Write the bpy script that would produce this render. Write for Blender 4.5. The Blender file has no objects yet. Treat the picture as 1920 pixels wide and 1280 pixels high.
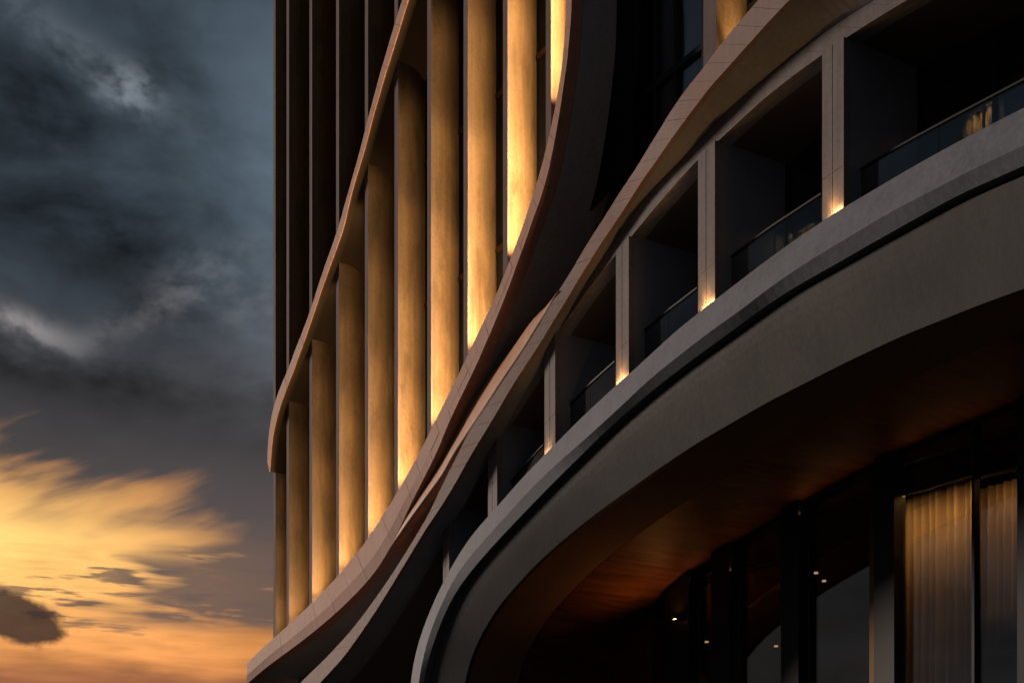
import bpy, math, random
import numpy as np
from mathutils import Vector, Matrix
random.seed(7)
R = math.radians
scene = bpy.context.scene
col = scene.collection

# ------------------------------------------------------------------ camera
CAM_H = 1.6
cam_d = bpy.data.cameras.new('camera'); cam = bpy.data.objects.new('camera', cam_d); col.objects.link(cam)
cam.location = (0, 0, CAM_H); cam.rotation_euler = (R(90), 0, 0)
cam_d.sensor_width = 36; cam_d.lens = 45; cam_d.shift_y = 0.5
cam_d.clip_start = 0.1; cam_d.clip_end = 5000
scene.camera = cam

# ------------------------------------------------------------------ node expression helper
class X:
    """a node socket with arithmetic"""
    def __init__(s, nt, sock): s.nt, s.k = nt, sock
    def _m(s, op, *a, clamp=False):
        n = s.nt.nodes.new('ShaderNodeMath'); n.operation = op; n.use_clamp = clamp
        for i, v in enumerate((s,) + a):
            if isinstance(v, X): s.nt.links.new(v.k, n.inputs[i])
            else: n.inputs[i].default_value = v
        return X(s.nt, n.outputs[0])
    def __add__(s, o): return s._m('ADD', o)
    __radd__ = __add__
    def __sub__(s, o): return s._m('SUBTRACT', o)
    def __rsub__(s, o): return (s * -1) + o
    def __mul__(s, o): return s._m('MULTIPLY', o)
    __rmul__ = __mul__
    def __truediv__(s, o): return s._m('DIVIDE', o)
    def pw(s, o): return s._m('POWER', o)
    def clamp(s): return s._m('ADD', 0.0, clamp=True)
    def mx(s, o): return s._m('MAXIMUM', o)
def smooth(x, a, b):
    n = x.nt.nodes.new('ShaderNodeMapRange'); n.interpolation_type = 'SMOOTHSTEP'
    x.nt.links.new(x.k, n.inputs[0]); n.inputs[1].default_value = a; n.inputs[2].default_value = b
    return X(x.nt, n.outputs[0])
def vec(nt, x, y, z):
    n = nt.nodes.new('ShaderNodeCombineXYZ')
    for i, v in enumerate((x, y, z)):
        if isinstance(v, X): nt.links.new(v.k, n.inputs[i])
        else: n.inputs[i].default_value = v
    return n.outputs[0]
def noise(nt, v, scale=1., detail=5., rough=.55, dist=0.):
    n = nt.nodes.new('ShaderNodeTexNoise'); n.inputs['Scale'].default_value = scale
    n.inputs['Detail'].default_value = detail; n.inputs['Roughness'].default_value = rough
    n.inputs['Distortion'].default_value = dist
    nt.links.new(v, n.inputs['Vector']); return X(nt, n.outputs['Fac'])
def mixc(nt, f, a, b):
    n = nt.nodes.new('ShaderNodeMix'); n.data_type = 'RGBA'
    nt.links.new(f.k, n.inputs[0])
    for i, c in ((6, a), (7, b)):
        if isinstance(c, (tuple, list)): n.inputs[i].default_value = (*c, 1)
        else: nt.links.new(c, n.inputs[i])
    return n.outputs[2]
def addc(nt, a, b, mode='ADD'):
    n = nt.nodes.new('ShaderNodeMix'); n.data_type = 'RGBA'; n.blend_type = mode; n.inputs[0].default_value = 1
    for i, c in ((6, a), (7, b)):
        if isinstance(c, (tuple, list)): n.inputs[i].default_value = (*c, 1)
        else: nt.links.new(c, n.inputs[i])
    return n.outputs[2]
def scalec(nt, c, x):
    n = nt.nodes.new('ShaderNodeVectorMath'); n.operation = 'SCALE'
    if isinstance(c, (tuple, list)): n.inputs[0].default_value = c
    else: nt.links.new(c, n.inputs[0])
    if isinstance(x, X): nt.links.new(x.k, n.inputs[3])
    else: n.inputs[3].default_value = x
    return n.outputs[0]

# ------------------------------------------------------------------ sun and sky
FA, FB = 0.8464, 0.5325                     # facade: direction d, outward normal n
D = Vector((FB, -FA, 0)); NRM = Vector((-FA, -FB, 0)); PD = 16.0
sun_dir = (D * -0.86 + NRM * 0.45 + Vector((0, 0, 0.19))).normalized()
sun_el = math.asin(sun_dir.z); sun_az = math.atan2(sun_dir.x, sun_dir.y)
sd = bpy.data.lights.new('sun', 'SUN'); sd.energy = 2.6; sd.angle = R(10); sd.color = (1.0, .80, .68)
sun = bpy.data.objects.new('sun', sd); col.objects.link(sun)
sun.rotation_euler = sun_dir.to_track_quat('Z', 'Y').to_euler()

def build_world():
    w = bpy.data.worlds.new('World'); scene.world = w; w.use_nodes = True
    w.cycles.sampling_method = 'MANUAL'; w.cycles.sample_map_resolution = 256
    nt = w.node_tree; nt.nodes.clear()
    out = nt.nodes.new('ShaderNodeOutputWorld'); bg = nt.nodes.new('ShaderNodeBackground')
    nt.links.new(bg.outputs[0], out.inputs[0])
    tc = nt.nodes.new('ShaderNodeTexCoord'); sp = nt.nodes.new('ShaderNodeSeparateXYZ')
    nt.links.new(tc.outputs['Generated'], sp.inputs[0])
    x, y, z = (X(nt, sp.outputs[i]) for i in range(3))
    az = x._m('ARCTAN2', y) * 57.2958
    el = z._m('ARCSINE') * 57.2958
    # slow warp of the cloud field
    w1 = noise(nt, vec(nt, az * .11, el * .15, 3.1), 1., 2., .5) - .5
    w2 = noise(nt, vec(nt, az * .11, el * .15, 9.7), 1., 2., .5) - .5
    med = noise(nt, vec(nt, az * .17 + w1 * 1.2, el * .38 + w2 * 1.2, 5.3), 1., 4., .54)
    fine = noise(nt, vec(nt, az * .75 + w2 * 2., el * 1.15 + w1 * 2., 2.3), 1., 3., .58)
    jag = (fine - .5) * 2.2 + (med - .5) * 3.
    a = az + w1 * 3.0 + jag * .35
    e = el + w2 * 2.4 + jag * .45
    def blob(ca, ce, sa, se, rot=0., A=None, Eo=None):
        A = a if A is None else A; Eo = e if Eo is None else Eo
        da = A - ca; de = Eo - ce
        if rot:
            c, s_ = math.cos(R(rot)), math.sin(R(rot))
            da, de = da * c + de * s_, de * c - da * s_
        q = (da / sa); r = (de / se)
        return (q * q + r * r)._m('MULTIPLY', -1.)._m('EXPONENT')
    # soft cloud deck
    lum = .046 + (med - .5) * .095 + (fine - .5) * .024
    lum = lum + blob(-10.2, 29.6, 3.4, 4.6) * .085 + blob(-10.2, 22.0, 3.2, 3.2) * .050 + blob(-13.5, 26.5, 3.2, 1.6, 18) * .012 \
        - blob(-21.5, 26.8, 4.2, 3.6) * .030 - blob(-17., 23.6, 3.2, 1.4, -20) * .018 - blob(-20.5, 19.0, 5.5, 1.2) * .022
    lum = lum.mx(.011)
    cool = smooth(el + (med - .5) * 6., 17., 26.)
    deck = mixc(nt, cool, (1.00, .96, 1.04), (.70, .97, 1.24))
    deck = scalec(nt, deck, lum)
    # paler torn edges of cloud
    tear = smooth(fine * .6 + med * .5, .44, .70)
    ed = blob(-19.0, 31.4, 3.2, .75, -24) * (tear * .7 + .3) * .55 + blob(-16.9, 30.2, 1.1, .75) * tear * 1.25
    ed2 = blob(-20.8, 21.35, 2.1, .55, -4) * (tear * .75 + .25) * 1.1 + blob(-15.2, 23.0, 4.2, .6, 30) * tear * .30 + blob(-11., 23.2, 2.4, 1.) * tear * .18
    deck = addc(nt, deck, scalec(nt, (.105, .115, .13), ed))
    deck = addc(nt, deck, scalec(nt, (.21, .185, .178), ed2))
    # clear evening air of the low sun, faint through the deck
    sky = nt.nodes.new('ShaderNodeTexSky'); sky.sky_type = 'NISHITA'; sky.sun_disc = False
    sky.sun_elevation = sun_el; sky.sun_rotation = sun_az; sky.dust_density = 3.0; sky.altitude = 50
    deck = addc(nt, deck, scalec(nt, sky.outputs[0], 0.0010))
    # sunset band under the deck
    # streaks: flat ones low down, ones that climb to the right above
    er = el - (az + 22.) * .40; ar = az + (el - 14.) * .40
    fan = smooth(el + w1 * 2., 12.4, 14.6)
    f1 = noise(nt, vec(nt, az * .20 + w2, el * .80, 4.4), 1., 2., .5) - .5
    f2 = noise(nt, vec(nt, az * .30 + w1 * 2., el * 2.4 + w2, 8.4), 1., 4., .56) - .5
    r1 = noise(nt, vec(nt, ar * .16 + w2, er * .62, 4.4), 1., 2., .5) - .5
    r2 = noise(nt, vec(nt, ar * .26 + w1 * 2., er * 1.7 + w2, 8.4), 1., 4., .58) - .5
    st1 = f1 + (r1 - f1) * fan; st2 = f2 + (r2 - f2) * fan
    far = smooth(az, -72., -30.) * (1. - smooth(az, -14., 30.))
    topl = (az + 22.) * -.15 + 15.0
    g = 1. - smooth(el - topl + st1 * 5.4 + st2 * 3.4, -2.1, 1.9)
    wedge = smooth(el + st2 * .8, 9.3, 10.2) * (1. - smooth(el + st2 * 1.2 - (az + 16.) * .22, 12.2, 13.4)) * smooth(az + st1 * 16. + st2 * 10., -19.2, -14.6)
    wedge = (wedge + smooth(az + st1 * 8. + (el - 12.) * .5, -12.0, -8.2) * smooth(el, 8.9, 10.1)).clamp()
    strk = smooth(st2 + st1 * .6 + blob(-18.4, 11.6, 3.4, .55, 3, az, el) * .22, .08, .20) * smooth(el, 8.4, 10.) * (1. - smooth(el, 12.2, 13.))
    haze = smooth(el + st1 * 1.2, 7.4, 8.7)
    open_ = g * (1. - wedge * (.90 - smooth(st2, .06, .22) * .5)) * (1. - strk * .80) * far
    core = blob(-22., 12.8, 8.5, 2.8, 0, az, el)
    warm = mixc(nt, core, (.94, .36, .105), (1.24, .74, .225))
    warm = mixc(nt, haze, (.33, .125, .055), warm)
    low = (st1 * .5 + st2 * .9 + 1.) * (1. - smooth(az, -16., -9.) * .35)
    warm = scalec(nt, warm, low)
    under = mixc(nt, smooth(el, 12., 19.), (.112, .088, .084), (.058, .055, .058))
    base = mixc(nt, (1. - smooth(el + st1 * 2., 15.2, 20.5)) * far, deck, under)
    base = mixc(nt, (g * far * (1. - smooth(az + 3., -18., -12.)) * .5).clamp(), base, (.20, .105, .055))
    skyc = mixc(nt, open_.clamp(), base, warm)
    # a single dark cumulus low on the left
    cn = noise(nt, vec(nt, az * .8, el * 1.0, 6.6), 1., 4., .6)
    cm = smooth(blob(-21.5, 9.8, 3.0, 1.1, -15, az, el) + (cn - .5) * .55, .36, .60)
    skyc = mixc(nt, cm * .95, skyc, scalec(nt, (.062, .038, .031), cn * .9 + .55))
    skyc = mixc(nt, smooth(el, -1., -6.), skyc, (.03, .028, .03))
    nt.links.new(skyc, bg.inputs[0]); bg.inputs[1].default_value = 1.0
build_world()
vs = scene.view_settings; vs.view_transform = 'Standard'; vs.look = 'None'; vs.exposure = 0; vs.gamma = 1; vs.use_curve_mapping = False
scene.cycles.use_denoising = True
scene.cycles.max_bounces = 4; scene.cycles.diffuse_bounces = 2; scene.cycles.glossy_bounces = 3; scene.cycles.transmission_bounces = 4; scene.cycles.light_sampling_threshold = .03
scene.cycles.sample_clamp_indirect = 3.0
scene.cycles.caustics_reflective = False; scene.cycles.caustics_refractive = False

# ------------------------------------------------------------------ materials
def mat_base(name):
    m = bpy.data.materials.new(name); m.use_nodes = True
    nt = m.node_tree; b = nt.nodes['Principled BSDF']
    return m, nt, b
def concrete(name, c, var=.22, streak=.25, rough=.72, bump=.12, warmvar=.0, spec=.35, blotch=0.):
    m, nt, b = mat_base(name)
    g = nt.nodes.new('ShaderNodeNewGeometry').outputs['Position']
    sp = nt.nodes.new('ShaderNodeSeparateXYZ'); nt.links.new(g, sp.inputs[0])
    px, py, pz = (X(nt, sp.outputs[i]) for i in range(3))
    n1 = noise(nt, g, .8, 4, .62)
    n2 = noise(nt, g, 11., 4, .68)
    n3 = noise(nt, vec(nt, px * 7., py * 7., pz * .5), 1., 3, .6)      # rain streaks
    f = 1. + (n1 - .5) * (2.4 * var) + (n2 - .5) * (2.6 * var) + (n3 - .5) * (2. * streak)
    if blotch: f = f * (1. - smooth(noise(nt, vec(nt, px * 1.9, py * 1.9, pz * .8), 1., 3, .6), .50, .70) * blotch)
    cc = scalec(nt, c, f.mx(.15))
    if warmvar:
        cc = mixc(nt, smooth(noise(nt, g, .45, 3, .5), .35, .7) * warmvar, cc, (c[0] * 1.15, c[1] * .8, c[2] * .66))
    nt.links.new(cc, b.inputs['Base Color'])
    rr = rough + (n2 - .5) * .25
    nt.links.new(rr.k, b.inputs['Roughness']); b.inputs['Specular IOR Level'].default_value = spec
    bp = nt.nodes.new('ShaderNodeBump'); bp.inputs['Strength'].default_value = bump; bp.inputs['Distance'].default_value = .02
    nt.links.new(n2.k, bp.inputs['Height']); nt.links.new(bp.outputs[0], b.inputs['Normal'])
    return m
M = {}
M['ribbon'] = concrete('ribbon_concrete', (.46, .268, .195), warmvar=.35, streak=.22)
M['ribbon_grey'] = concrete('balcony_ribbon_concrete', (.225, .160, .138), warmvar=.5, streak=.25)
M['slab'] = concrete('slab_concrete', (.150, .163, .190), var=.32, streak=.22)
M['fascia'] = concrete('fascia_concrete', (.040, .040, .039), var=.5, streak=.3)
M['reveal'] = concrete('dark_concrete', (.19, .195, .205), var=.25, streak=.1, rough=.6)
M['fin'] = concrete('fin_stone', (.135, .095, .057), var=.30, streak=.50, rough=.42, bump=.08, spec=.5, blotch=.30)
M['nose'] = concrete('fin_nose_stone', (.15, .115, .112), var=.2, streak=.15, rough=.8, spec=.15)
M['umber'] = concrete('umber_plaster', (.035, .024, .016), var=.2, streak=.05)
M['charcoal'] = concrete('charcoal_concrete', (.36, .37, .39), var=.25, streak=.1, rough=.6)
M['warm_lit'] = concrete('warm_lit_concrete', (.56, .29, .165), var=.2, streak=.2, rough=.55)  # link ribbon: orange of raking warm light painted into the base colour
M['pillar'] = concrete('pillar_concrete', (.165, .14, .137), var=.35, streak=.4)
M['party'] = concrete('balcony_wall', (.15, .17, .21), var=.15, streak=.05)
M['ceil'] = concrete('balcony_ceiling', (.10, .07, .05), var=.15, streak=.0)
def plain(name, c, rough=.5, metal=0., spec=.5):
    m, nt, b = mat_base(name)
    g = nt.nodes.new('ShaderNodeNewGeometry').outputs['Position']
    f = .85 + noise(nt, g, 4., 4, .6) * .3
    nt.links.new(scalec(nt, c, f), b.inputs['Base Color'])
    b.inputs['Roughness'].default_value = rough; b.inputs['Metallic'].default_value = metal
    b.inputs['Specular IOR Level'].default_value = spec
    return m
M['metal'] = plain('black_metal', (.012, .012, .013), .55, .0, .3)
M['bronze'] = plain('bronze_metal', (.10, .06, .03), .3, .9)
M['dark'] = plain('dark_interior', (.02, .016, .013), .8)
M['asphalt'] = plain('paving', (.06, .058, .055), .85)
def wood():
    m, nt, b = mat_base('wood_ceiling')
    g = nt.nodes.new('ShaderNodeNewGeometry').outputs['Position']
    sp = nt.nodes.new('ShaderNodeSeparateXYZ'); nt.links.new(g, sp.inputs[0])
    px, py, pz = (X(nt, sp.outputs[i]) for i in range(3))
    al = px * FB - py * FA; inn = px * FA + py * FB
    gr = noise(nt, vec(nt, al * 6., inn * .7, pz * 14.), 1., 6, .6, .6)
    g2 = noise(nt, vec(nt, al * 1.2, inn * .3, pz * 2.5), 1., 4, .5)
    c = mixc(nt, smooth(gr * .7 + g2 * .4, .35, .75), (.055, .018, .007), (.20, .075, .026))
    nt.links.new(c, b.inputs['Base Color']); b.inputs['Roughness'].default_value = .6; b.inputs['Specular IOR Level'].default_value = .15
    return m
M['wood'] = wood()
M['soffit'] = concrete('vault_soffit_plaster', (.24, .15, .085), var=.2, streak=.05, rough=.9, spec=.1)
def glass(name, tint=(.6, .65, .66), mixf=.25, rough=.02):
    """dark coated glazing: mostly clear with a mirror-like face"""
    m, nt, b = mat_base(name); nt.nodes.remove(b)
    out = nt.nodes['Material Output']
    tr = nt.nodes.new('ShaderNodeBsdfTransparent'); tr.inputs[0].default_value = (*tint, 1)
    gl = nt.nodes.new('ShaderNodeBsdfGlossy'); gl.inputs['Roughness'].default_value = rough; gl.inputs[0].default_value = (.9, .95, 1, 1)
    fr = nt.nodes.new('ShaderNodeFresnel'); bf = X(nt, nt.nodes.new('ShaderNodeNewGeometry').outputs['Backfacing'])
    nt.links.new((1.5 - bf * .83333).k, fr.inputs[0])
    f = (X(nt, fr.outputs[0]) + mixf).clamp()
    mx = nt.nodes.new('ShaderNodeMixShader'); nt.links.new(f.k, mx.inputs[0])
    nt.links.new(tr.outputs[0], mx.inputs[1]); nt.links.new(gl.outputs[0], mx.inputs[2]); nt.links.new(mx.outputs[0], out.inputs[0])
    return m
M['dark_glass'] = plain('tinted_glazing', (.008, .009, .011), .35, 0., .12)
M['glass'] = glass('window_glass', (.6, .63, .66), .12)
M['shop_glass'] = glass('shopfront_glass', (.78, .78, .78), .085)
M['rail_glass'] = glass('balustrade_glass', (.62, .66, .70), .03)
def fabric(name, c):
    m, nt, b = mat_base(name)
    g = nt.nodes.new('ShaderNodeNewGeometry').outputs['Position']
    f = .8 + noise(nt, g, 30., 3, .6) * .4
    nt.links.new(scalec(nt, c, f), b.inputs['Base Color']); b.inputs['Roughness'].default_value = .9
    b.inputs['Specular IOR Level'].default_value = .1
    return m
M['curtain'] = fabric('curtain_linen', (.42, .33, .22))
M['curtain_pale'] = fabric('curtain_sheer', (.45, .44, .42))
def emit(name, c, s):
    m, nt, b = mat_base(name)
    b.inputs['Base Color'].default_value = (0, 0, 0, 1); b.inputs['Emission Color'].default_value = (*c, 1); b.inputs['Emission Strength'].default_value = s
    return m
M['lamp'] = emit('warm_lamp', (1, .58, .25), .9)

# ------------------------------------------------------------------ geometry helpers
FOOT = NRM * -PD
def W(s, o, h): p = FOOT + D * s + NRM * o; return (p.x, p.y, h)
def inv(px, py, o):
    """ray of a photograph point meets the facade plane at outset o -> (s, o, h)"""
    k = (px - 960) / 2400; v = (1600 - py) / 2400
    Y = (PD - o) / (FA * k + FB)
    return (D.x * k * Y + D.y * Y, o, CAM_H + v * Y)
def pxs(px, o): return inv(px, 0, o)[0]
def line(pts, n, sig=.02):
    """smooth evenly spaced resampling of a traced polyline"""
    p = np.array(pts, float); L = np.concatenate([[0], np.cumsum(np.hypot(*(np.diff(p, axis=0).T)))])
    m = 600; t = np.linspace(0, L[-1], m)
    q = np.stack([np.interp(t, L, p[:, i]) for i in (0, 1)], 1)
    k = max(1, int(sig * m)); r = np.arange(-3 * k, 3 * k + 1); g = np.exp(-.5 * (r / k) ** 2); g /= g.sum()
    out = []
    for i in (0, 1):
        a = q[:, i]; pad = np.concatenate([2 * a[0] - a[1:3 * k + 1][::-1], a, 2 * a[-1] - a[-3 * k - 1:-1][::-1]])
        out.append(np.convolve(pad, g, 'valid'))
    q = np.stack(out, 1)
    L = np.concatenate([[0], np.cumsum(np.hypot(*(np.diff(q, axis=0).T)))])
    t = np.linspace(0, L[-1], n)
    return np.stack([np.interp(t, L, q[:, i]) for i in (0, 1)], 1)
def mesh(name, verts, faces, mt, parent=None, smooth_=False):
    me = bpy.data.meshes.new(name); me.from_pydata([tuple(v) for v in verts], [], faces); me.update()
    o = bpy.data.objects.new(name, me); col.objects.link(o); me.materials.append(M[mt])
    if smooth_:
        for p in me.polygons: p.use_smooth = True
    if parent: o.parent = parent
    import bmesh
    bm = bmesh.new(); bm.from_mesh(me); bmesh.ops.recalc_face_normals(bm, faces=bm.faces); bm.to_mesh(me); bm.free()
    return o
def loft(name, secs, mt, parent=None):
    """closed prism through a list of equal sections (world points)"""
    k = len(secs[0]); v = [p for s in secs for p in s]; f = []
    for i in range(len(secs) - 1):
        for j in range(k):
            j2 = (j + 1) % k
            f.append((i * k + j, i * k + j2, (i + 1) * k + j2, (i + 1) * k + j))
    f.append(tuple(range(k))[::-1]); f.append(tuple((len(secs) - 1) * k + j for j in range(k)))
    return mesh(name, v, f, mt, parent)
def prism(name, poly, o0, o1, mt, parent=None):
    """polygon in (s, h), extruded from outset o0 to o1"""
    return loft(name, [[W(s, o0, h) for s, h in poly], [W(s, o1, h) for s, h in poly]], mt, parent)
def box(name, s0, s1, o0, o1, h0, h1, mt, parent=None):
    return prism(name, [(s0, h0), (s1, h0), (s1, h1), (s0, h1)], o0, o1, mt, parent)
def lerp(a, b, t): return tuple(a[i] + (b[i] - a[i]) * t for i in range(len(a)))
def empty(name, loc, label, cat, group=None):
    e = bpy.data.objects.new(name, None); col.objects.link(e); e['label'] = label; e['category'] = cat
    if group: e['group'] = group
    return e
def tag(o, label, cat, group=None):
    o['label'] = label; o['category'] = cat
    if group: o['group'] = group
    return o
def ribbon_rows(parent, Ucv, Lcv, rows, npan, depth, mt, sub=5, gap=.004, name='panel', jit=.004):
    """cladding panels. Ucv/Lcv: lists of (s,o,h) at n stations; rows: list of (f0, f1, do0, do1)"""
    n = len(Ucv)
    def at(cv, t):
        x = t * (n - 1); i = min(int(x), n - 2); return lerp(cv[i], cv[i + 1], x - i)
    for f0, f1, do0, do1 in rows:
        for p in range(npan):
            secs = []
            for q in range(sub + 1):
                t = (p + q / sub) / npan
                Uq, Lq = at(Ucv, t), at(Lcv, t)
                dd0 = do0(t) if callable(do0) else do0; dd1 = do1(t) if callable(do1) else do1
                a = lerp(Uq, Lq, f0); b = lerp(Uq, Lq, f1)
                a = (a[0], a[1] + dd0, a[2]); b = (b[0], b[1] + dd1, b[2])
                secs.append([W(*a), W(*b), W(b[0], b[1] - depth, b[2]), W(a[0], a[1] - depth, a[2])])
            # shorten ends for an open joint, and let panels sit slightly uneven
            for e, nb in ((0, 1), (-1, -2)):
                for j in range(4):
                    v0 = Vector(secs[e][j]); v1 = Vector(secs[nb][j]); dv = v1 - v0
                    secs[e][j] = tuple(v0 + dv.normalized() * gap)
            off = NRM * random.uniform(-jit, jit)
            secs = [[tuple(Vector(v) + off) for v in s_] for s_ in secs]
            loft(name, secs, mt, parent)
def curve3(pix, n, ofun, sig=.02):
    q = line(pix, n, sig)
    return [inv(x, y, ofun(i / (n - 1), x, y)) for i, (x, y) in enumerate(q)]
def ext(cv, o1):
    return [(s, o1, h) for s, o, h in cv]
def spot(name, pos, target, energy, size_deg, blend, colr, radius, parent):
    l = bpy.data.lights.new(name, 'SPOT'); l.energy = energy; l.spot_size = R(size_deg); l.spot_blend = blend; l.color = colr; l.shadow_soft_size = radius
    o = bpy.data.objects.new(name, l); col.objects.link(o); o.location = pos
    o.rotation_euler = (Vector(target) - Vector(pos)).to_track_quat('-Z', 'Y').to_euler(); o.parent = parent
    return o
def area(name, pos, target, energy, sx, sy, colr, parent, xdir=None):
    l = bpy.data.lights.new(name, 'AREA'); l.energy = energy; l.shape = 'RECTANGLE'; l.size = sx; l.size_y = sy; l.color = colr
    o = bpy.data.objects.new(name, l); col.objects.link(o)
    zd = (Vector(pos) - Vector(target)).normalized(); xd = Vector(xdir) if xdir else D
    yd = zd.cross(xd).normalized(); xd = yd.cross(zd).normalized()
    m = Matrix((xd, yd, zd)).transposed().to_4x4(); m.translation = pos; o.matrix_world = m; o.parent = parent
    return o
WARM = (1.0, .51, .17)
GOLD = (1.0, .57, .235)

# ------------------------------------------------------------------ ground
g = mesh('ground', [(-1500, -1500, 0), (1500, -1500, 0), (1500, 1500, 0), (-1500, 1500, 0)], [(0, 1, 2, 3)], 'asphalt'); g['kind'] = 'structure'

# ================================================================== TOWER
tower = empty('fin_tower', None, 'tall tower of vertical fins lit gold from below, wrapped by two sweeping ribbons', 'building')
O_GL = -.96                                          # tower glazing plane
O_BK = -1.30                                         # recessed glazing right of the tower
# traced edges (photograph points)
B1U = [(800, -150), (754, 0), (729, 81), (709, 151), (689, 225), (675, 282), (655, 353), (634, 428), (608, 501), (581, 585), (558, 645), (537, 699), (517, 746), (509, 776), (504, 806), (501.5, 835), (501, 866)]
B1L = [(811, -150), (765, 0), (740, 81), (720, 145), (697, 224), (682, 285), (660, 353), (645, 425), (615, 507), (585, 595), (561, 665), (541, 716), (521, 770), (512, 806), (508, 835), (506, 862), (505, 884)]
B2U = [(1063, -160), (1062, -50), (1061, 0), (1060, 50), (1055, 118), (1041, 202), (1024.5, 279), (1004, 353), (980, 426), (947, 511), (929, 558), (880, 658), (858, 707), (810, 800), (787, 850), (742, 927), (692, 1008), (677, 1027), (631.5, 1083), (581, 1134), (541, 1171), (504, 1203), (484, 1221), (464, 1242)]
B2L = [(1074, -160), (1073.5, -50), (1072.5, 0), (1070, 50), (1063, 118), (1051, 202), (1038, 279), (1021, 353), (994, 426), (964, 511), (945, 562), (903.5, 662), (873, 726), (843, 786), (820, 848), (776, 931), (736, 1020), (729, 1036), (695, 1085), (641, 1139), (591, 1183), (541, 1220), (497, 1250), (462, 1282)]
NB = 97
o_b1 = lambda t, x, y: .25
def o_b2(t, x, y): return .20 + .45 * t
b1u, b1l = curve3(B1U, NB, o_b1), curve3(B1L, NB, o_b1)
b2u, b2l = curve3(B2U, NB, o_b2), curve3(B2L, NB, o_b2)
def h_at(cv, s):
    """height of a curve above facade position s"""
    best = None
    for a, b in zip(cv[:-1], cv[1:]):
        if min(a[0], b[0]) <= s <= max(a[0], b[0]) and abs(a[0] - b[0]) > 1e-6:
            f = (s - a[0]) / (b[0] - a[0]); return a[2] + (b[2] - a[2]) * f
    return None
TOP = 42.0
# --- upper ribbon (band one)
def ribbon_thing(name, label):
    e = bpy.data.objects.new(name, None); col.objects.link(e); return e
def ribbon_core(name, cu, cl, mt, parent, oback, inset=.03, f0=0., f1=1., ofront=-.20):
    secs = []
    for u, l in zip(cu, cl):
        a = lerp(u, l, f0 + .0); b = lerp(u, l, f1)
        of = lerp(u, l, .5)[1] + ofront
        secs.append([W(a[0], of, a[2]), W(b[0], of, b[2]), W(b[0], oback, b[2]), W(a[0], oback, a[2])])
    return loft(name, secs, mt, parent)
rb1 = ribbon_core('upper_ribbon', b1u, b1l, 'umber', tower, O_GL + .02, f0=.02, f1=.985, ofront=-.03)
ribbon_rows(rb1, b1u, b1l, [(0, 1, 0, 0)], 26, .03, 'ribbon', sub=5)
# --- main ribbon (band two): upper and lower row of panels, lower row tilts down towards the far end
def tilt(t): 
    f = min(1, max(0, (t - .60) / .2)); return -.07 * f * f * (3 - 2 * f)
rb2 = ribbon_core('main_ribbon', b2u, b2l, 'ribbon', tower, O_BK - .05, f0=.02, f1=.9, ofront=-.34)
# lower edge must keep its traced outline after tilting: re-trace with the tilted outset
b2lt = [inv(x, y, o_b2(i / (NB - 1), x, y) + tilt(i / (NB - 1))) for i, (x, y) in enumerate(line(B2L, NB))]
b2m = [lerp(u, l, .60) for u, l in zip(b2u, b2l)]
ribbon_rows(rb2, b2u, b2m, [(0, 1, 0, 0)], 38, .3, 'ribbon', sub=4)
ribbon_rows(rb2, b2m, b2lt, [(0.004, 1, 0, 0)], 38, .3, 'ribbon', sub=4)
# dark reveal / soffit behind the main ribbon
secs = []
for m_, l in zip(b2m, b2lt):
    i1 = lerp(m_, l, .97); i0 = lerp(m_, l, .3)
    secs.append([W(i1[0], l[1] - .31, i1[2]), W(i1[0], O_BK - .06, i1[2]), W(i0[0], O_BK - .06, i0[2]), W(i0[0], l[1] - .31, i0[2])])
rv = loft('reveal_wall', secs, 'charcoal', tower)

# --- fins
fin_px = [513, 538, 581, 631, 685, 740.5, 802, 870, 944, 1024.5]
FS = [pxs(x, 0.) for x in fin_px]
FD, FW = .94, .20
def fin(s0, h0s, h1, parent, name='fin', o_front=0., depth=FD, w=FW, mt='fin'):
    # plan profile: square nose, then a slow concave sweep back to a thin root
    prof = [(0, 0), (w, 0), (w, -.25 * depth)]
    for q in range(1, 9):
        t = q / 8; prof.append((w - .20 * t ** 1.8, -depth * (.25 + .75 * t)))
    prof += [(w - .26, -depth), (w - .24, -depth * .75), (0.0, -depth * .45)]
    lo, hi = [], []
    for ds, do in prof:
        hb = h0s(s0 + ds) if callable(h0s) else h0s
        lo.append(W(s0 + ds, o_front + do, hb)); hi.append(W(s0 + ds, o_front + do, h1))
    f_ = loft(name, [lo, hi], mt, parent)
    nb = [(s0 - .004, o_front + .012), (s0 + w + .004, o_front + .012), (s0 + w + .004, o_front - .05), (s0 - .004, o_front - .05)]
    hb = (lambda s: h0s(s)) if callable(h0s) else (lambda s: h0s)
    loft('nose', [[W(a, b, hb(a)) for a, b in nb], [W(a, b, h1) for a, b in nb]], 'nose', f_)
    return f_
def base_h(s):
    h = h_at(b2u, s)
    if h is None: h = b2u[-1][2] if s < b2u[len(b2u) // 2][0] else b2u[0][2]
    return h - .12
for s0 in FS:
    fin(s0, base_h, TOP, tower)
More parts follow.
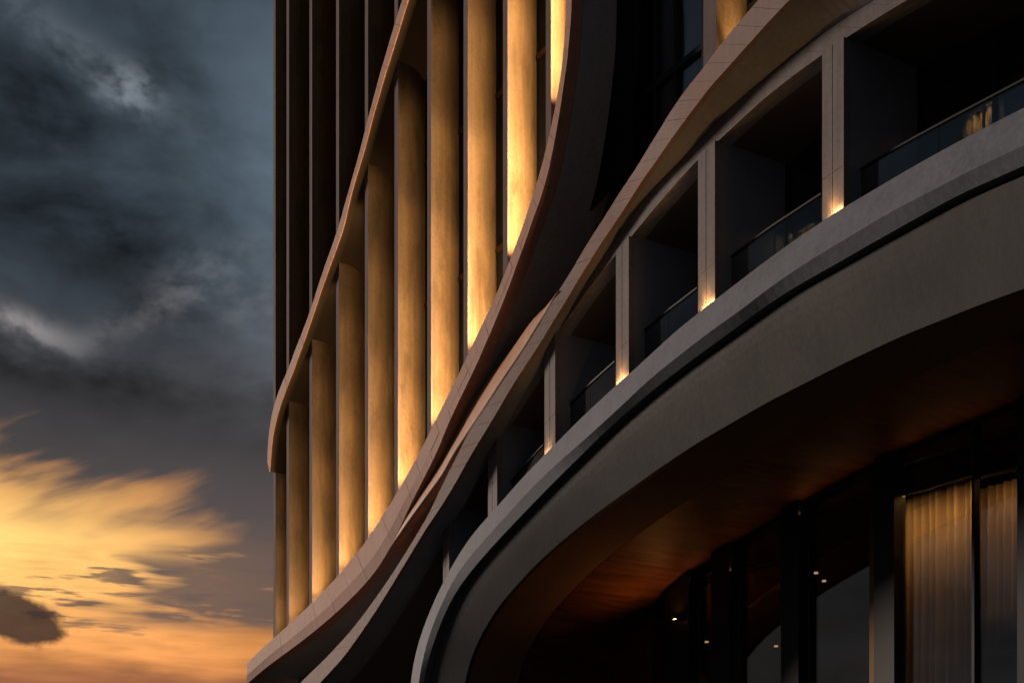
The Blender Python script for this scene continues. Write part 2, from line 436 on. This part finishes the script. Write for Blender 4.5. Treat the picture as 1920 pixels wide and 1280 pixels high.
# --- glazing behind the fins, one tall pane per bay, with a slim frame
for i in range(len(FS)):
    s0 = FS[i] + FW * .4; s1 = FS[i + 1] + .02 if i + 1 < len(FS) else FS[i] + 1.9
    hb = max(base_h(s0), base_h(s0)) - .3
    p = prism('window_pane', [(s0, base_h(s0) - .2), (s1, base_h(min(s1, FS[-1] + .3)) - .2), (s1, TOP), (s0, TOP)], O_GL, O_GL - .05, 'dark_glass', tower)
    for k in range(8):
        hh = 9.0 + k * 3.9
        if hh > base_h(s1) + .3: box('transom', s0, s1, O_GL + .06, O_GL + .003, hh, hh + .12, 'bronze', tower)
ss = np.linspace(FS[0] + .06, max(p[0] for p in b2u) - .15, 24)
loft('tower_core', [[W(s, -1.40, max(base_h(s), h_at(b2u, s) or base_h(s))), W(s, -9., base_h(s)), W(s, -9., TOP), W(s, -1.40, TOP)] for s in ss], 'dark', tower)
box('far_end_wall', FS[0] - .02, FS[0] + .05, -.89, -9., 6., TOP, 'reveal', tower)
box('near_end_wall', FS[-1] + 2.0, FS[-1] + 2.18, -.70, -1.34, 21.5, TOP, 'reveal', tower)

# --- uplights at the foot of each bay
def uplight(s, o, h, parent, specs, name='uplight'):
    b = box(name, s - .10, s + .10, o - .05, o + .05, h - .10, h - .02, 'metal', parent)
    for (ds, do, dh, e, size, blend) in specs:
        spot('uplight_beam', W(s, o, h), W(s + ds, o + do, h + dh), e, size, blend, GOLD, .05, b)
smax = max(p[0] for p in b2u)
for i, s0 in enumerate(FS):
    s = min(s0 + FW + .52, smax - .18); sb = s0 + FW; dsx = sb - s
    h = h_at(b2u, s) + .10; hb = base_h(sb) + .12
    gain = (.10, .28, .5, .68, .85, 1.05, 1.25, 1.5, 1.6, 1.1)[i] * random.uniform(.85, 1.15)
    hu = h_at(b1l, s); av = min(10., (hu - h) if hu is not None else 10.)
    uplight(s, -.01, h, tower, [(dsx, -.25, hb + .2 - h, 300 * gain, 140, 1.), (dsx, -.16, min(2.4, .35 * av), 1200 * gain, 60, 1.)])
    # added light strip, unseen on the next fin's flank, brighter towards the foot
    sn = FS[i + 1] - .03 if i + 1 < len(FS) else smax - .05
    h0 = h_at(b2u, sn - .02) + .10; top = h_at(b1l, sn); top = (top - .3) if top is not None else h0 + 10.5
    top = min(top, h0 + 10.5)
    ch = box('added_strip', sn + .012, sn + .028, -.10, -.03, h0, top, 'metal', tower)
    for q, pw in enumerate((48., 29., 14., 6.)):
        a_, b_ = h0 + (top - h0) * q / 4, h0 + (top - h0) * (q + 1) / 4
        area('added_strip_glow', W(sn, -.065, (a_ + b_) / 2), W(sn - 1., -.08, (a_ + b_) / 2), .40 * pw * gain * (b_ - a_), b_ - a_, .05, GOLD, ch, xdir=(0, 0, 1)).data.spread = R(62)

# ================================================================== PODIUM
podium = empty('balcony_wing', None, 'curving concrete wing with recessed balconies above a wide arch', 'building')
B3U = [(500, 1345), (562, 1280), (608, 1236), (658, 1183), (709, 1115), (742, 1065), (776, 1011), (809, 954), (836, 893), (860, 850), (874, 815), (909, 766), (946, 709), (986, 650), (1012, 607), (1036, 565), (1050, 540), (1075, 502), (1110, 442), (1140, 397), (1157, 367), (1190, 320), (1205, 295), (1235, 245), (1270, 190), (1300, 150), (1320, 127), (1342, 95), (1370, 60), (1400, 25), (1422, 0), (1530, -120)]
B3L = [(540, 1345), (599, 1280), (641, 1236), (675, 1189), (709, 1139), (742, 1085), (776, 1028), (809, 974), (836, 937), (860, 894), (881, 855), (909, 810), (935, 767), (956, 730), (988, 680), (1015, 640), (1041, 595), (1064, 560), (1085, 522), (1125, 460), (1175, 385), (1207, 332), (1220, 318), (1245, 280), (1275, 237), (1307, 197), (1327, 168), (1362, 130), (1400, 87), (1437, 45), (1480, 0), (1590, -110)]
TBU = [(555, 1345), (612, 1284), (655, 1234), (690, 1180), (742, 1100), (776, 1043), (809, 989), (836, 952), (860, 909), (881, 870), (909, 825), (935, 782), (956, 745), (988, 694), (1015, 652), (1041, 608), (1064, 572), (1082, 546), (1120, 483), (1150, 442), (1180, 405), (1217, 362), (1260, 320), (1300, 277), (1341, 232), (1375, 198), (1425, 157), (1490, 102), (1541, 65), (1585, 35), (1640, 0), (1900, -150)]
TBL = [(575, 1345), (630, 1286), (672, 1238), (706, 1190), (756, 1112), (790, 1052), (822, 998), (848, 948), (874, 897), (890, 868), (911, 836), (933, 798), (956, 762), (994, 703), (1019, 664), (1042, 630), (1077, 578), (1098, 548), (1130, 506), (1155, 478), (1179, 450), (1217, 402), (1287, 322), (1310, 297), (1341, 269), (1370, 243), (1420, 195), (1490, 140), (1541, 104), (1582, 74), (1640, 37), (1702, 0), (1960, -150)]
SLU = [(766, 1345), (769, 1280), (776, 1236), (786, 1196), (803, 1152), (823, 1105), (843, 1068), (860, 1038), (890, 994), (917, 966), (932, 950), (977, 897), (1022, 851), (1041, 833), (1068, 804), (1110, 764), (1154, 723), (1180, 701), (1245, 641), (1275, 613), (1310, 587), (1340, 562), (1370, 540), (1425, 497), (1480, 457), (1541, 416), (1580, 390), (1640, 355), (1690, 325), (1770, 280), (1815, 256), (1885, 220), (1920, 202), (2260, 35)]
SLM = [(780, 1345), (784, 1280), (792, 1236), (803, 1193), (820, 1149), (843, 1099), (858, 1072), (872, 1053), (910, 1010), (927, 990), (942, 975), (991, 920), (1031, 881), (1052, 862), (1079, 839), (1120, 802), (1160, 766), (1190, 736), (1245, 688), (1278, 663), (1307, 640), (1350, 608), (1390, 581), (1440, 541), (1497, 502), (1565, 460), (1600, 440), (1640, 415), (1690, 387), (1770, 346), (1815, 322), (1905, 280), (1935, 266), (2270, 110)]
SLL = [(788, 1345), (793, 1280), (799, 1246), (810, 1213), (826, 1166), (850, 1115), (866, 1092), (877, 1077), (910, 1038), (932, 1014), (951, 994), (1011, 931), (1042, 900), (1060, 882), (1085, 858), (1132, 811), (1185, 764), (1205, 747), (1240, 718), (1290, 680), (1345, 640), (1385, 611), (1425, 581), (1480, 544), (1540, 510), (1580, 488), (1620, 464), (1660, 442), (1690, 425), (1770, 380), (1815, 357), (1920, 311), (1950, 297), (2275, 160)]
FAL = [(863, 1345), (871, 1280), (880, 1240), (892, 1210), (910, 1175), (935, 1135), (970, 1095), (1010, 1052), (1060, 1008), (1120, 960), (1235, 878), (1310, 828), (1385, 785), (1440, 753), (1590, 677), (1690, 630), (1765, 600), (1840, 570), (1920, 541), (2300, 415)]
NP = 97
def o_b3(t, x, y): return float(np.interp(x, [560, 820, 930, 1064, 1175, 1275, 1480, 1600], [.62, .52, .36, .16, .18, .42, .70, .76]))
def zero(t, x, y): return 0.
b3u, b3l = curve3(B3U, NP, o_b3, .012), curve3(B3L, NP, o_b3, .012)
O_TR = -.06; O_BG = -1.8
tbu = curve3(TBU, NP, lambda t, x, y: O_TR, .012); tbl = curve3(TBL, NP, lambda t, x, y: O_TR, .012)
slu = curve3(SLU, NP, lambda t, x, y: .06, .012); slm = curve3(SLM, NP, lambda t, x, y: float(np.interp(x, [900, 1350], [.175, .26])), .012); sll = curve3(SLL, NP, lambda t, x, y: .105, .012)
O_FA = -.42; O_SO = -2.02; O_SH = -4.8
fal = curve3(FAL, NP, lambda t, x, y: O_FA, .012)
# carry slab edge and arch leg straight down to the ground
def to_ground(cv, k=6):
    a = cv[0]; b = cv[1]; out = []
    ds = (a[0] - b[0]) / max(1e-6, (b[2] - a[2]))
    for i in range(k, 0, -1):
        f = i / k; hh = a[2] * (1 - f) + (-.02) * f
        out.append((a[0] + ds * (a[2] - hh) * (1 - .75 * f), a[1], hh))
    return out + cv
slu, slm, sll, fal = (to_ground(c) for c in (slu, slm, sll, fal))
# --- balcony ribbon (band three)
rb3 = ribbon_core('balcony_ribbon', b3u, b3l, 'ribbon_grey', podium, -.05, f0=.03, f1=.94, ofront=-.10)
ribbon_rows(rb3, b3u, b3l, [(0, 1, 0, 0)], 40, .11, 'ribbon_grey', sub=4)
# soffit going in from the ribbon to the balcony beam
secs = []
for l, t_ in zip(b3l, b3u):
    q = lerp(l, t_, .03); r_ = lerp(l, t_, .4)
    hbk = h_at(tbu, q[0]); hbk = q[2] if hbk is None else min(q[2], hbk + .02)
    secs.append([W(q[0], l[1] - .115, q[2]), W(q[0], O_TR - .02, hbk), W(r_[0], O_TR - .02, max(r_[2], hbk + .15)), W(r_[0], l[1] - .115, r_[2])])
loft('ribbon_soffit', secs, 'reveal', podium)
# --- balcony head beam
bm_ = ribbon_core('balcony_beam', tbu, tbl, 'reveal', podium, -.4, f0=.05, f1=.95, ofront=-.12)
ribbon_rows(bm_, tbu, tbl, [(0, 1, 0, 0)], 26, .13, 'pillar', sub=4)
# balcony ceiling behind the beam
secs = []
for l, u in zip(tbl, tbu):
    q = lerp(l, u, .1); secs.append([W(q[0], -.2, q[2]), W(q[0], O_BG - 1.35, q[2] + .06), W(q[0], O_BG - 1.35, q[2] + .40), W(q[0], -.2, q[2] + .30)])
loft('balcony_ceiling', secs, 'ceil', podium)
# --- slab edge: upper and lower facet panels + floor plate
sl = []
for a, b, c in zip(slu, slm, sll):
    a2 = lerp(a, c, .06); c2 = lerp(c, a, .06)
    sl.append([W(a2[0], -.03, a2[2]), W(c2[0], -.03, c2[2]), W(c2[0], -.6, c2[2]), W(a2[0], -.6, a2[2])])
slab = loft('slab_edge', sl, 'reveal', podium)
ribbon_rows(slab, slu, slm, [(0, .999, 0, 0)], 13, .2, 'slab', sub=8, gap=.0006, jit=.0)
ribbon_rows(slab, slm, sll, [(0.001, 1, 0, 0)], 13, .2, 'slab', sub=8, gap=.0006, jit=.0)
secs = []
for a, c in zip(slu[6:], sll[6:]):
    a2 = lerp(a, c, .3); secs.append([W(a2[0], -.58, a2[2]), W(a2[0], O_BG - 1.3, a2[2]), W(a2[0], O_BG - 1.3, a2[2] - .25), W(a2[0], -.58, a2[2] - .25)])
loft('balcony_floor', secs, 'reveal', podium)
# --- arch fascia, coved towards the slab, and its soffit
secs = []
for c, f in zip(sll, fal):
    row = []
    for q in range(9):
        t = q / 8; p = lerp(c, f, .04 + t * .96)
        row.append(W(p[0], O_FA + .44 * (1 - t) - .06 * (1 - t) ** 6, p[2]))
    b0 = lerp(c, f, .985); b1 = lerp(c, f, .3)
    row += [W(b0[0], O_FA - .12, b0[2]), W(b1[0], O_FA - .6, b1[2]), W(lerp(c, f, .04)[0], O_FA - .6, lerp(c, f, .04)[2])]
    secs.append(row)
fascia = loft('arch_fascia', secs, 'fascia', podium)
secs = []
for c, f in zip(sll, fal):
    q = lerp(f, c, .03); r_ = lerp(f, c, .14)
    secs.append([W(q[0], O_FA - .125, q[2]), W(q[0], O_SO, q[2]), W(r_[0], O_SO, r_[2]), W(r_[0], O_FA - .125, r_[2])])
loft('arch_soffit', secs, 'soffit', podium)
# wood lined vault further in, a little higher (shadow gap)
wv_ = []
secs = []
for c, f in zip(sll, fal):
    L_ = math.hypot(c[0] - f[0], c[2] - f[2]); q = lerp(f, c, .07 / L_); r_ = lerp(f, c, .35 / L_)
    wv_.append((q[0], q[2])); secs.append([W(q[0], O_SO - .06, q[2]), W(q[0], O_SH - .1, q[2]), W(r_[0], O_SH - .1, r_[2]), W(r_[0], O_SO - .06, r_[2])])
loft('vault_lining', secs, 'wood', podium)
# ---------------------------------------------------------------- balcony pillars, party walls
PIL = [((1541.7, 1582), 1), ((1309, 1340.5), 1), ((1155, 1179), 1), ((1021, 1041), 1), ((915, 932), 1), ((830.6, 842), 1), ((1838 + 190, 1838 + 245), 1)]
def hline(cv, s):
    h = h_at(cv, s); return h
pil_s = []
for (x0, x1), _ in PIL:
    s0, s1 = pxs(x0, 0), pxs(x1, 0); sm = s0 + (s1 - s0) * .48; pil_s.append((s0, s1))
    hb = lambda s: h_at(slu, s) - .03
    ht = lambda s: (h_at(tbl, s) or 17) + .004
    pw = prism('party_wall', [(s0 + .02, hb(s0) - .1), (s1 - .004, hb(s1) - .1), (s1 - .004, ht(s1) + .25), (s0 + .02, ht(s0) + .25)], -.15, O_BG - .1, 'party', podium)
    pl = prism('pillar', [(s0 + .015, hb(s0)), (s1 - .015, hb(s1)), (s1 - .015, ht(s1)), (s0 + .015, ht(s0))], -.03, -.149, 'reveal', podium)
    for a, b in ((s0, sm - .008), (sm + .008, s1)):
        # each pillar face is two upright panels, split again at rail height
        hm = lambda s: hb(s) + .78
        prism('panel', [(a, hb(a)), (b, hb(b)), (b, hm(b) - .004), (a, hm(a) - .004)], 0., -.146, 'pillar', pl)
        prism('panel', [(a, hm(a) + .004), (b, hm(b) + .004), (b, ht(b)), (a, ht(a))], 0.002, -.147, 'pillar', pl)
# balcony back glazing
ss = np.linspace(pxs(565, 0), pxs(2080, 0), 40)
def lo_h(s): return h_at(slu, s) if h_at(slu, s) is not None else 0.
def hi_h(s): return h_at(tbl, s) if h_at(tbl, s) is not None else (h_at(b3l, s) or 4.)
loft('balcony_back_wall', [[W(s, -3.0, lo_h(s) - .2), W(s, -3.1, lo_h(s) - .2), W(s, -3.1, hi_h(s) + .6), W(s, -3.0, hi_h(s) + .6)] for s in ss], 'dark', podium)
order = sorted(pil_s)
for i in range(len(order)):
    s0 = order[i][1]; s1 = order[i + 1][0] if i + 1 < len(order) else None
    if s1 is None: break
    hb0 = h_at(slu, s0) - .5; hb1 = h_at(slu, s1) - .5; ht0 = (h_at(tbl, s0) or 17) + .2; ht1 = (h_at(tbl, s1) or 17) + .2
    win = box('window_frame', s0, s0 + .09, O_BG, O_BG - .1, hb0, ht0, 'metal', podium)
    mids = [s0 + (s1 - s0) * f for f in (.36, .68)]
    for m_ in mids: box('mullion', m_ - .035, m_ + .035, O_BG, O_BG - .1, hb0, ht1, 'metal', win)
    ed = [s0] + mids + [s1]
    for a, b in zip(ed[:-1], ed[1:]):
        box('pane', a + .036, b - .036, O_BG - .03, O_BG - .06, hb0, ht1, 'glass', win)
# --- balustrades
RAIL = {0: [(952, 912), (985, 870), (1020, 832)],
        1: [(1065, 762), (1108, 717), (1154, 676)],
        2: [(1203, 624), (1250, 583), (1309, 538)],
        3: [(1363, 487), (1440, 428), (1541, 362)],
        4: [(1600, 325), (1680, 276), (1780, 222), (1920, 148), (2090, 62)]}
O_RL = -.42
for i, pts in RAIL.items():
    q = [inv(x, y, O_RL) for x, y in line(pts, 13, .05)]
    sa, sb = q[0][0], q[-1][0]
    bal = loft('balustrade', [[W(s, O_RL + .03, h), W(s, O_RL + .03, h - .035), W(s, O_RL - .03, h - .035), W(s, O_RL - .03, h)] for s, o, h in q], 'metal', podium)
    # glass panes below the rail, split in two or three
    npn = 3 if i == 4 else 2
    for k in range(npn):
        t0, t1 = k / npn, (k + 1) / npn
        pts2 = []
        for f in np.linspace(t0, t1, 5):
            x = f * 12; j = min(int(x), 11); pts2.append(lerp(q[j], q[j + 1], x - j))
        a = [(p[0] + (.008 if jj == 0 else -.008 if jj == 4 else 0), p[2]) for jj, p in enumerate(pts2)]
        poly = [(s, h - .05) for s, h in a] + [(s, h - 1.0) for s, h in reversed(a)]
        prism('glass_pane', poly, O_RL - .008, O_RL + .008, 'rail_glass', bal)
    for s, o, h in (q[0], q[6]):
        box('post', s - .018, s + .018, O_RL - .04, O_RL - .012, h - 1.0, h - .04, 'metal', bal)
# --- pillar base lights
for (x0, x1), gain in zip([(1541.7, 1582), (1309, 1340.5), (1155, 1179), (1021, 1041)], (1.0, 1.3, 1.2, .5)):
    s0, s1 = pxs(x0, 0), pxs(x1, 0); sm = (s0 + s1) / 2; h = h_at(slu, sm) + .0
    a_ = (s0 + .02, .045, h_at(slu, s0 + .02) + .012); b_ = (s1 - .02, .045, h_at(slu, s1 - .02) + .012)
    fx = loft('base_light', [[W(p[0], .030, p[2] - .012), W(p[0], .056, p[2] - .012), W(p[0], .056, p[2] - .004), W(p[0], .030, p[2] - .004)] for p in (a_, b_)], 'metal', podium)
    dv = Vector(W(*b_)) - Vector(W(*a_)); m_ = lerp(a_, b_, .5)
    area('base_light_glow', W(*m_), W(m_[0] - .1, -.03, m_[2] + .5), 7.0 * gain, dv.length, .02, WARM, fx, xdir=dv.normalized())
    spot('base_light_beam', W(m_[0], .056, m_[2] + .01), W(m_[0], .03, m_[2] + 2.), 26 * gain, 80, 1., WARM, .06, fx)

# ---------------------------------------------------------------- link ribbon between main ribbon and balcony ribbon
LKL = [(1052, 545), (1031, 568), (999, 598), (964, 648), (933, 687), (898, 733), (874, 770), (853, 812), (829, 856), (803, 900), (762, 968), (735, 1024)]
LKR = [(1046, 549), (1030, 578), (1012, 607), (986, 650), (946, 709), (909, 767), (876, 815), (853, 849), (833, 887), (793, 941), (762, 984), (738, 1022)]
N = 41
lr = curve3(LKR, N, lambda t, x, y: .18 + .32 * t, .015)
ll = curve3(LKL, N, lambda t, x, y: .18 + .32 * t - .30 * math.sin(math.pi * min(1, t)) ** .8, .015)
secs = []
for a, b in zip(ll, lr):
    row = []
    for q in range(6):
        f = q / 5; p = lerp(a, b, f); row.append(W(p[0], p[1] + .05 * math.sin(math.pi * f), p[2]))
    row += [W(b[0], b[1] - .25, b[2]), W(a[0], a[1] - .25, a[2])]
    secs.append(row)
lk = loft('link_ribbon', secs, 'warm_lit', podium)
for p in lk.data.polygons: p.use_smooth = len(p.vertices) == 4

# ---------------------------------------------------------------- glazing and fin to the right of the tower
O_UF = -.30
uf0, uf1 = pxs(1320, O_UF), pxs(1343, O_UF)
fin(uf0, lambda s: (h_at(b3u, s) or 14) - .3, 22., podium, 'upper_fin', O_UF, depth=1.0, w=uf1 - uf0)
gx = [1120, 1231, 1270, 1322, 1450, 1620]
hT = inv(1250, 145, O_BK)[2]
def b3h(s): 
    h = h_at(b3u, s); return (h if h is not None else 20.) - .25
wf = box('window_frame', pxs(1100, O_BK), pxs(1640, O_BK), O_BK + .064, O_BK - .084, hT - .065, hT + .065, 'metal', podium)
for a, b in zip(gx[:-1], gx[1:]):
    sa, sb = pxs(a, O_BK), pxs(b, O_BK)
    prism('mullion', [(sa - .045, b3h(sa)), (sa + .045, b3h(sa)), (sa + .045, 24.), (sa - .045, 24.)], O_BK + .06, O_BK - .08, 'metal', wf)
    if b3h(sa) < hT - .1:
        sm = sb - .048
        while b3h(sm) > hT - .08: sm -= .02
        prism('pane', [(sa + .048, b3h(sa)), (sm, b3h(sm)), (sm, hT - .07), (sa + .048, hT - .07)], O_BK - .02, O_BK - .05, 'glass', wf)
    h0 = max(hT + .07, b3h(sa)); h1 = max(hT + .07, b3h(sb))
    prism('pane', [(sa + .048, h0), (sb - .048, h1), (sb - .048, 24.), (sa + .048, 24.)], O_BK - .02, O_BK - .05, 'glass', wf)
ss = np.linspace(pxs(1040, 0), pxs(1520, 0), 24)
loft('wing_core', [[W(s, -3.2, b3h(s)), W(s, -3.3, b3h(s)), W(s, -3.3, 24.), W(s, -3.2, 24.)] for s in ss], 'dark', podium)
uplight(uf1 + .35, -.75, (h_at(b3u, uf1 + .35) or 14) + .05, podium, [(-.4, 0, 1.2, 130, 110, 1.), (-.4, 0, 5.0, 1200, 40, 1.)])

# ---------------------------------------------------------------- shopfront under the arch
def head(s):
    best = 30.
    for a, b in zip(wv_[:-1], wv_[1:]):
        if min(a[0], b[0]) <= s <= max(a[0], b[0]) and abs(a[0] - b[0]) > 1e-6:
            best = a[1] + (b[1] - a[1]) * (s - a[0]) / (b[0] - a[0])
    return best if best < 30 else .3
BAR = [(1262, 1308), (1350, 1384), (1481, 1514), (1636, 1654), (1656, 1694), (1828, 1833), (1925, 1960), (2160, 2190)]
sf = bpy.data.objects.new('shopfront', None); col.objects.link(sf); sf.parent = podium
bars = [(pxs(a, O_SH), pxs(b, O_SH)) for a, b in BAR]
for i, (a, b) in enumerate(bars):
    dp = .10 if i in (3, 5) else .28
    prism('column' if dp > .2 else 'mullion', [(a, 0), (b, 0), (b, head(b) - .01), (a, head(a) - .01)], O_SH + dp, O_SH - .06, 'metal' if i != 3 else 'bronze', sf)
prism('side_panel', [(bars[0][0] - 4., 0), (bars[0][0] - .01, 0), (bars[0][0] - .01, head(bars[0][0] - .02)), (bars[0][0] - 4., head(bars[0][0] - .02))], O_SH - .04, O_SH - .09, 'wood', sf)
edges = [(bars[0][0] - .9, bars[0][0] - .9)] + bars
for (a0, a1), (b0, b1) in zip(edges[:-1], edges[1:]):
    if b0 - a1 < .05: continue
    ss = np.linspace(a1 + .003, b0 - .003, 7)
    prism('pane', [(ss[0], .02)] + [(ss[-1], .02)] + [(s, head(s) - .02) for s in ss[::-1]], O_SH, O_SH - .03, 'shop_glass', sf)
# head frame following the vault
ss = np.linspace(bars[0][0] - .9, bars[-1][1], 60)
loft('head_frame', [[W(s, O_SH + .12, head(s) - .002), W(s, O_SH + .12, head(s) - .16), W(s, O_SH - .05, head(s) - .16), W(s, O_SH - .05, head(s) - .002)] for s in ss], 'metal', sf)
# room behind
s0r, s1r = bars[0][0] - 1.5, bars[-1][1] + .5
box('room_back_wall', s0r, s1r, -9.0, -9.15, 0, 11.4, 'dark', podium)
box('room_side_wall', s0r - .15, s0r, -4.95, -9.15, 0, 11.4, 'dark', podium)
box('room_ceiling', s0r, s1r, -4.95, -9.0, 11.2, 11.35, 'ceil', podium)
def downlight(px, py, o, h=None, e=0.):
    s, _, hh = inv(px, py, o)
    v = []; n = 10
    for rr, dz in ((.05, 0), (.05, .04)):
        for k in range(n): v.append(W(s + rr * math.cos(2 * math.pi * k / n), o + rr * math.sin(2 * math.pi * k / n), hh + dz))
    f = [tuple(range(n))[::-1], tuple(range(n, 2 * n))] + [(k, (k + 1) % n, n + (k + 1) % n, n + k) for k in range(n)]
    d = mesh('downlight', v, f, 'lamp', podium)
    if e: spot('downlight_beam', W(s, o, hh - .03), W(s, o, hh - 3), e, 110, .8, WARM, .05, d)
    return d
downlight(1530, 1075, -6.5, e=60)
downlight(1545, 1090, -7.6, e=30)
downlight(1080, 1250, -5.2)
downlight(1325, 1204, -6.6, e=40)
downlight(1455, 1212, -8.0, e=120)
# ---------------------------------------------------------------- curtains (things that hang inside)
def curtain(px0, px1, o, h0, h1, label, mt='curtain', amp=.09, wl=.21, name='curtain'):
    s0, s1 = pxs(px0, o), pxs(px1, o); n = max(24, int((s1 - s0) / wl * 10)); v = []; f = []
    ph = random.random() * 6
    for j in range(5):
        h = h0 + (h1 - h0) * j / 4
        for i in range(n + 1):
            t = i / n; s = s0 + (s1 - s0) * t
            a = amp * (math.sin(s * 2 * math.pi / wl + ph + .9 * math.sin(s * 5.1 + ph)) + .35 * math.sin(s * 2 * math.pi / (wl * 2.3) + j * .25))
            v.append(W(s + .012 * math.sin(j + i * .3), o + a * (1 - .25 * j / 4), h))
    for j in range(4):
        for i in range(n):
            k = j * (n + 1) + i; f.append((k, k + 1, k + n + 2, k + n + 1))
    ob = mesh(name, v, f, mt, None, True)
    sm = ob.modifiers.new('thickness', 'SOLIDIFY'); sm.thickness = .006
    return tag(ob, label, 'curtain')
hc = head(pxs(1760, -5.3)) - .75
curtain(1690, 1832, -5.65, .05, hc, 'tall pleated golden curtain behind the shopfront glass beside the black column')
curtain(1836, 1925, -6.05, inv(1870, 1228, -6.05)[2], hc - .1, 'shorter pleated curtain at the right edge, ending above the floor')
O_CU = O_BG - .28
for x0, x1, lb, e in ((1486, 1552, 'warm pleated curtain in the balcony behind the second pillar from the right', 9.),
                      (1806, 1884, 'dim warm curtain in the rightmost balcony beneath its handrail', 5.),
                      (1284, 1322, 'narrow warm curtain edge in the balcony left of the tall double pillar', 7.)):
    sm = pxs((x0 + x1) / 2, O_CU); hq = h_at(slu, sm)
    curtain(x0, x1, O_CU, hq - .05, hq + 1.75, lb, amp=.05, wl=.14)
    wb = box('curtain_light', sm - .15, sm + .15, O_CU + .14, O_CU + .18, hq + 1.70, hq + 1.74, 'metal', podium)
    area('curtain_light_glow', W(sm, O_CU + .16, hq + 1.69), W(sm, O_CU, hq), e, .5, .04, WARM, wb)
curtain(1243, 1266, O_BK - .35, hT - 2., 22., 'pale narrow curtain in the upper window beside the dark mullion', 'curtain_pale', amp=.04)
curtain(1288, 1321, O_BK - .35, hT - 2., 22., 'bluish grey curtain in the upper window next to the stone fin', 'curtain_pale', amp=.05)
# lamps washing the curtains and the vault
def lamp_box(s, o, h, e, size, tgt, parent=podium, colr=WARM, rad=.06):
    b = box('wall_washer', s - .08, s + .08, o - .04, o + .04, h + .01, h + .09, 'metal', parent)
    spot('wall_washer_beam', W(s, o, h), tgt, e, size, 1., colr, rad, b)
def strip(px0, px1, o, h, e, tgt_o, tgt_h):
    s0, s1 = pxs(px0, o), pxs(px1, o); b = box('wash_strip', s0, s1, o - .03, o + .03, h + .012, h + .06, 'metal', podium)
    area('wash_strip_glow', W((s0 + s1) / 2, o, h), W((s0 + s1) / 2, tgt_o, tgt_h), e, s1 - s0, .04, WARM, b)
strip(1650, 1830, -5.0, hc - .15, 24, -5.65, hc - 2.8)
strip(1836, 1960, -5.35, hc - .15, 9, -6.05, hc - 3.)
sv = pxs(1262, O_SH + .5)
lamp_box(sv, O_SH + .45, head(sv) - 1.1, 150, 150, W(sv - .2, O_SH + 1.6, head(sv) + .4), colr=(1, .38, .10))
for x0, x1, e in ((1300, 1470, 2.0), (1500, 1640, 1.1), (1690, 1900, .8)):  # unseen strips added to give the vault lining and arch soffit a glow
    s0, s1 = pxs(x0, O_SH + .2), pxs(x1, O_SH + .2); hh = min(head(s0), head(s1)) - .30
    b = box('wash_strip', s0, s1, O_SH + .13, O_SH + .19, hh - .05, hh - .01, 'metal', podium)
    area('wash_strip_glow', W((s0 + s1) / 2, O_SH + .22, hh), W((s0 + s1) / 2, O_SH + 2.2, hh + .9), e, s1 - s0, .05, (1, .45, .15), b)
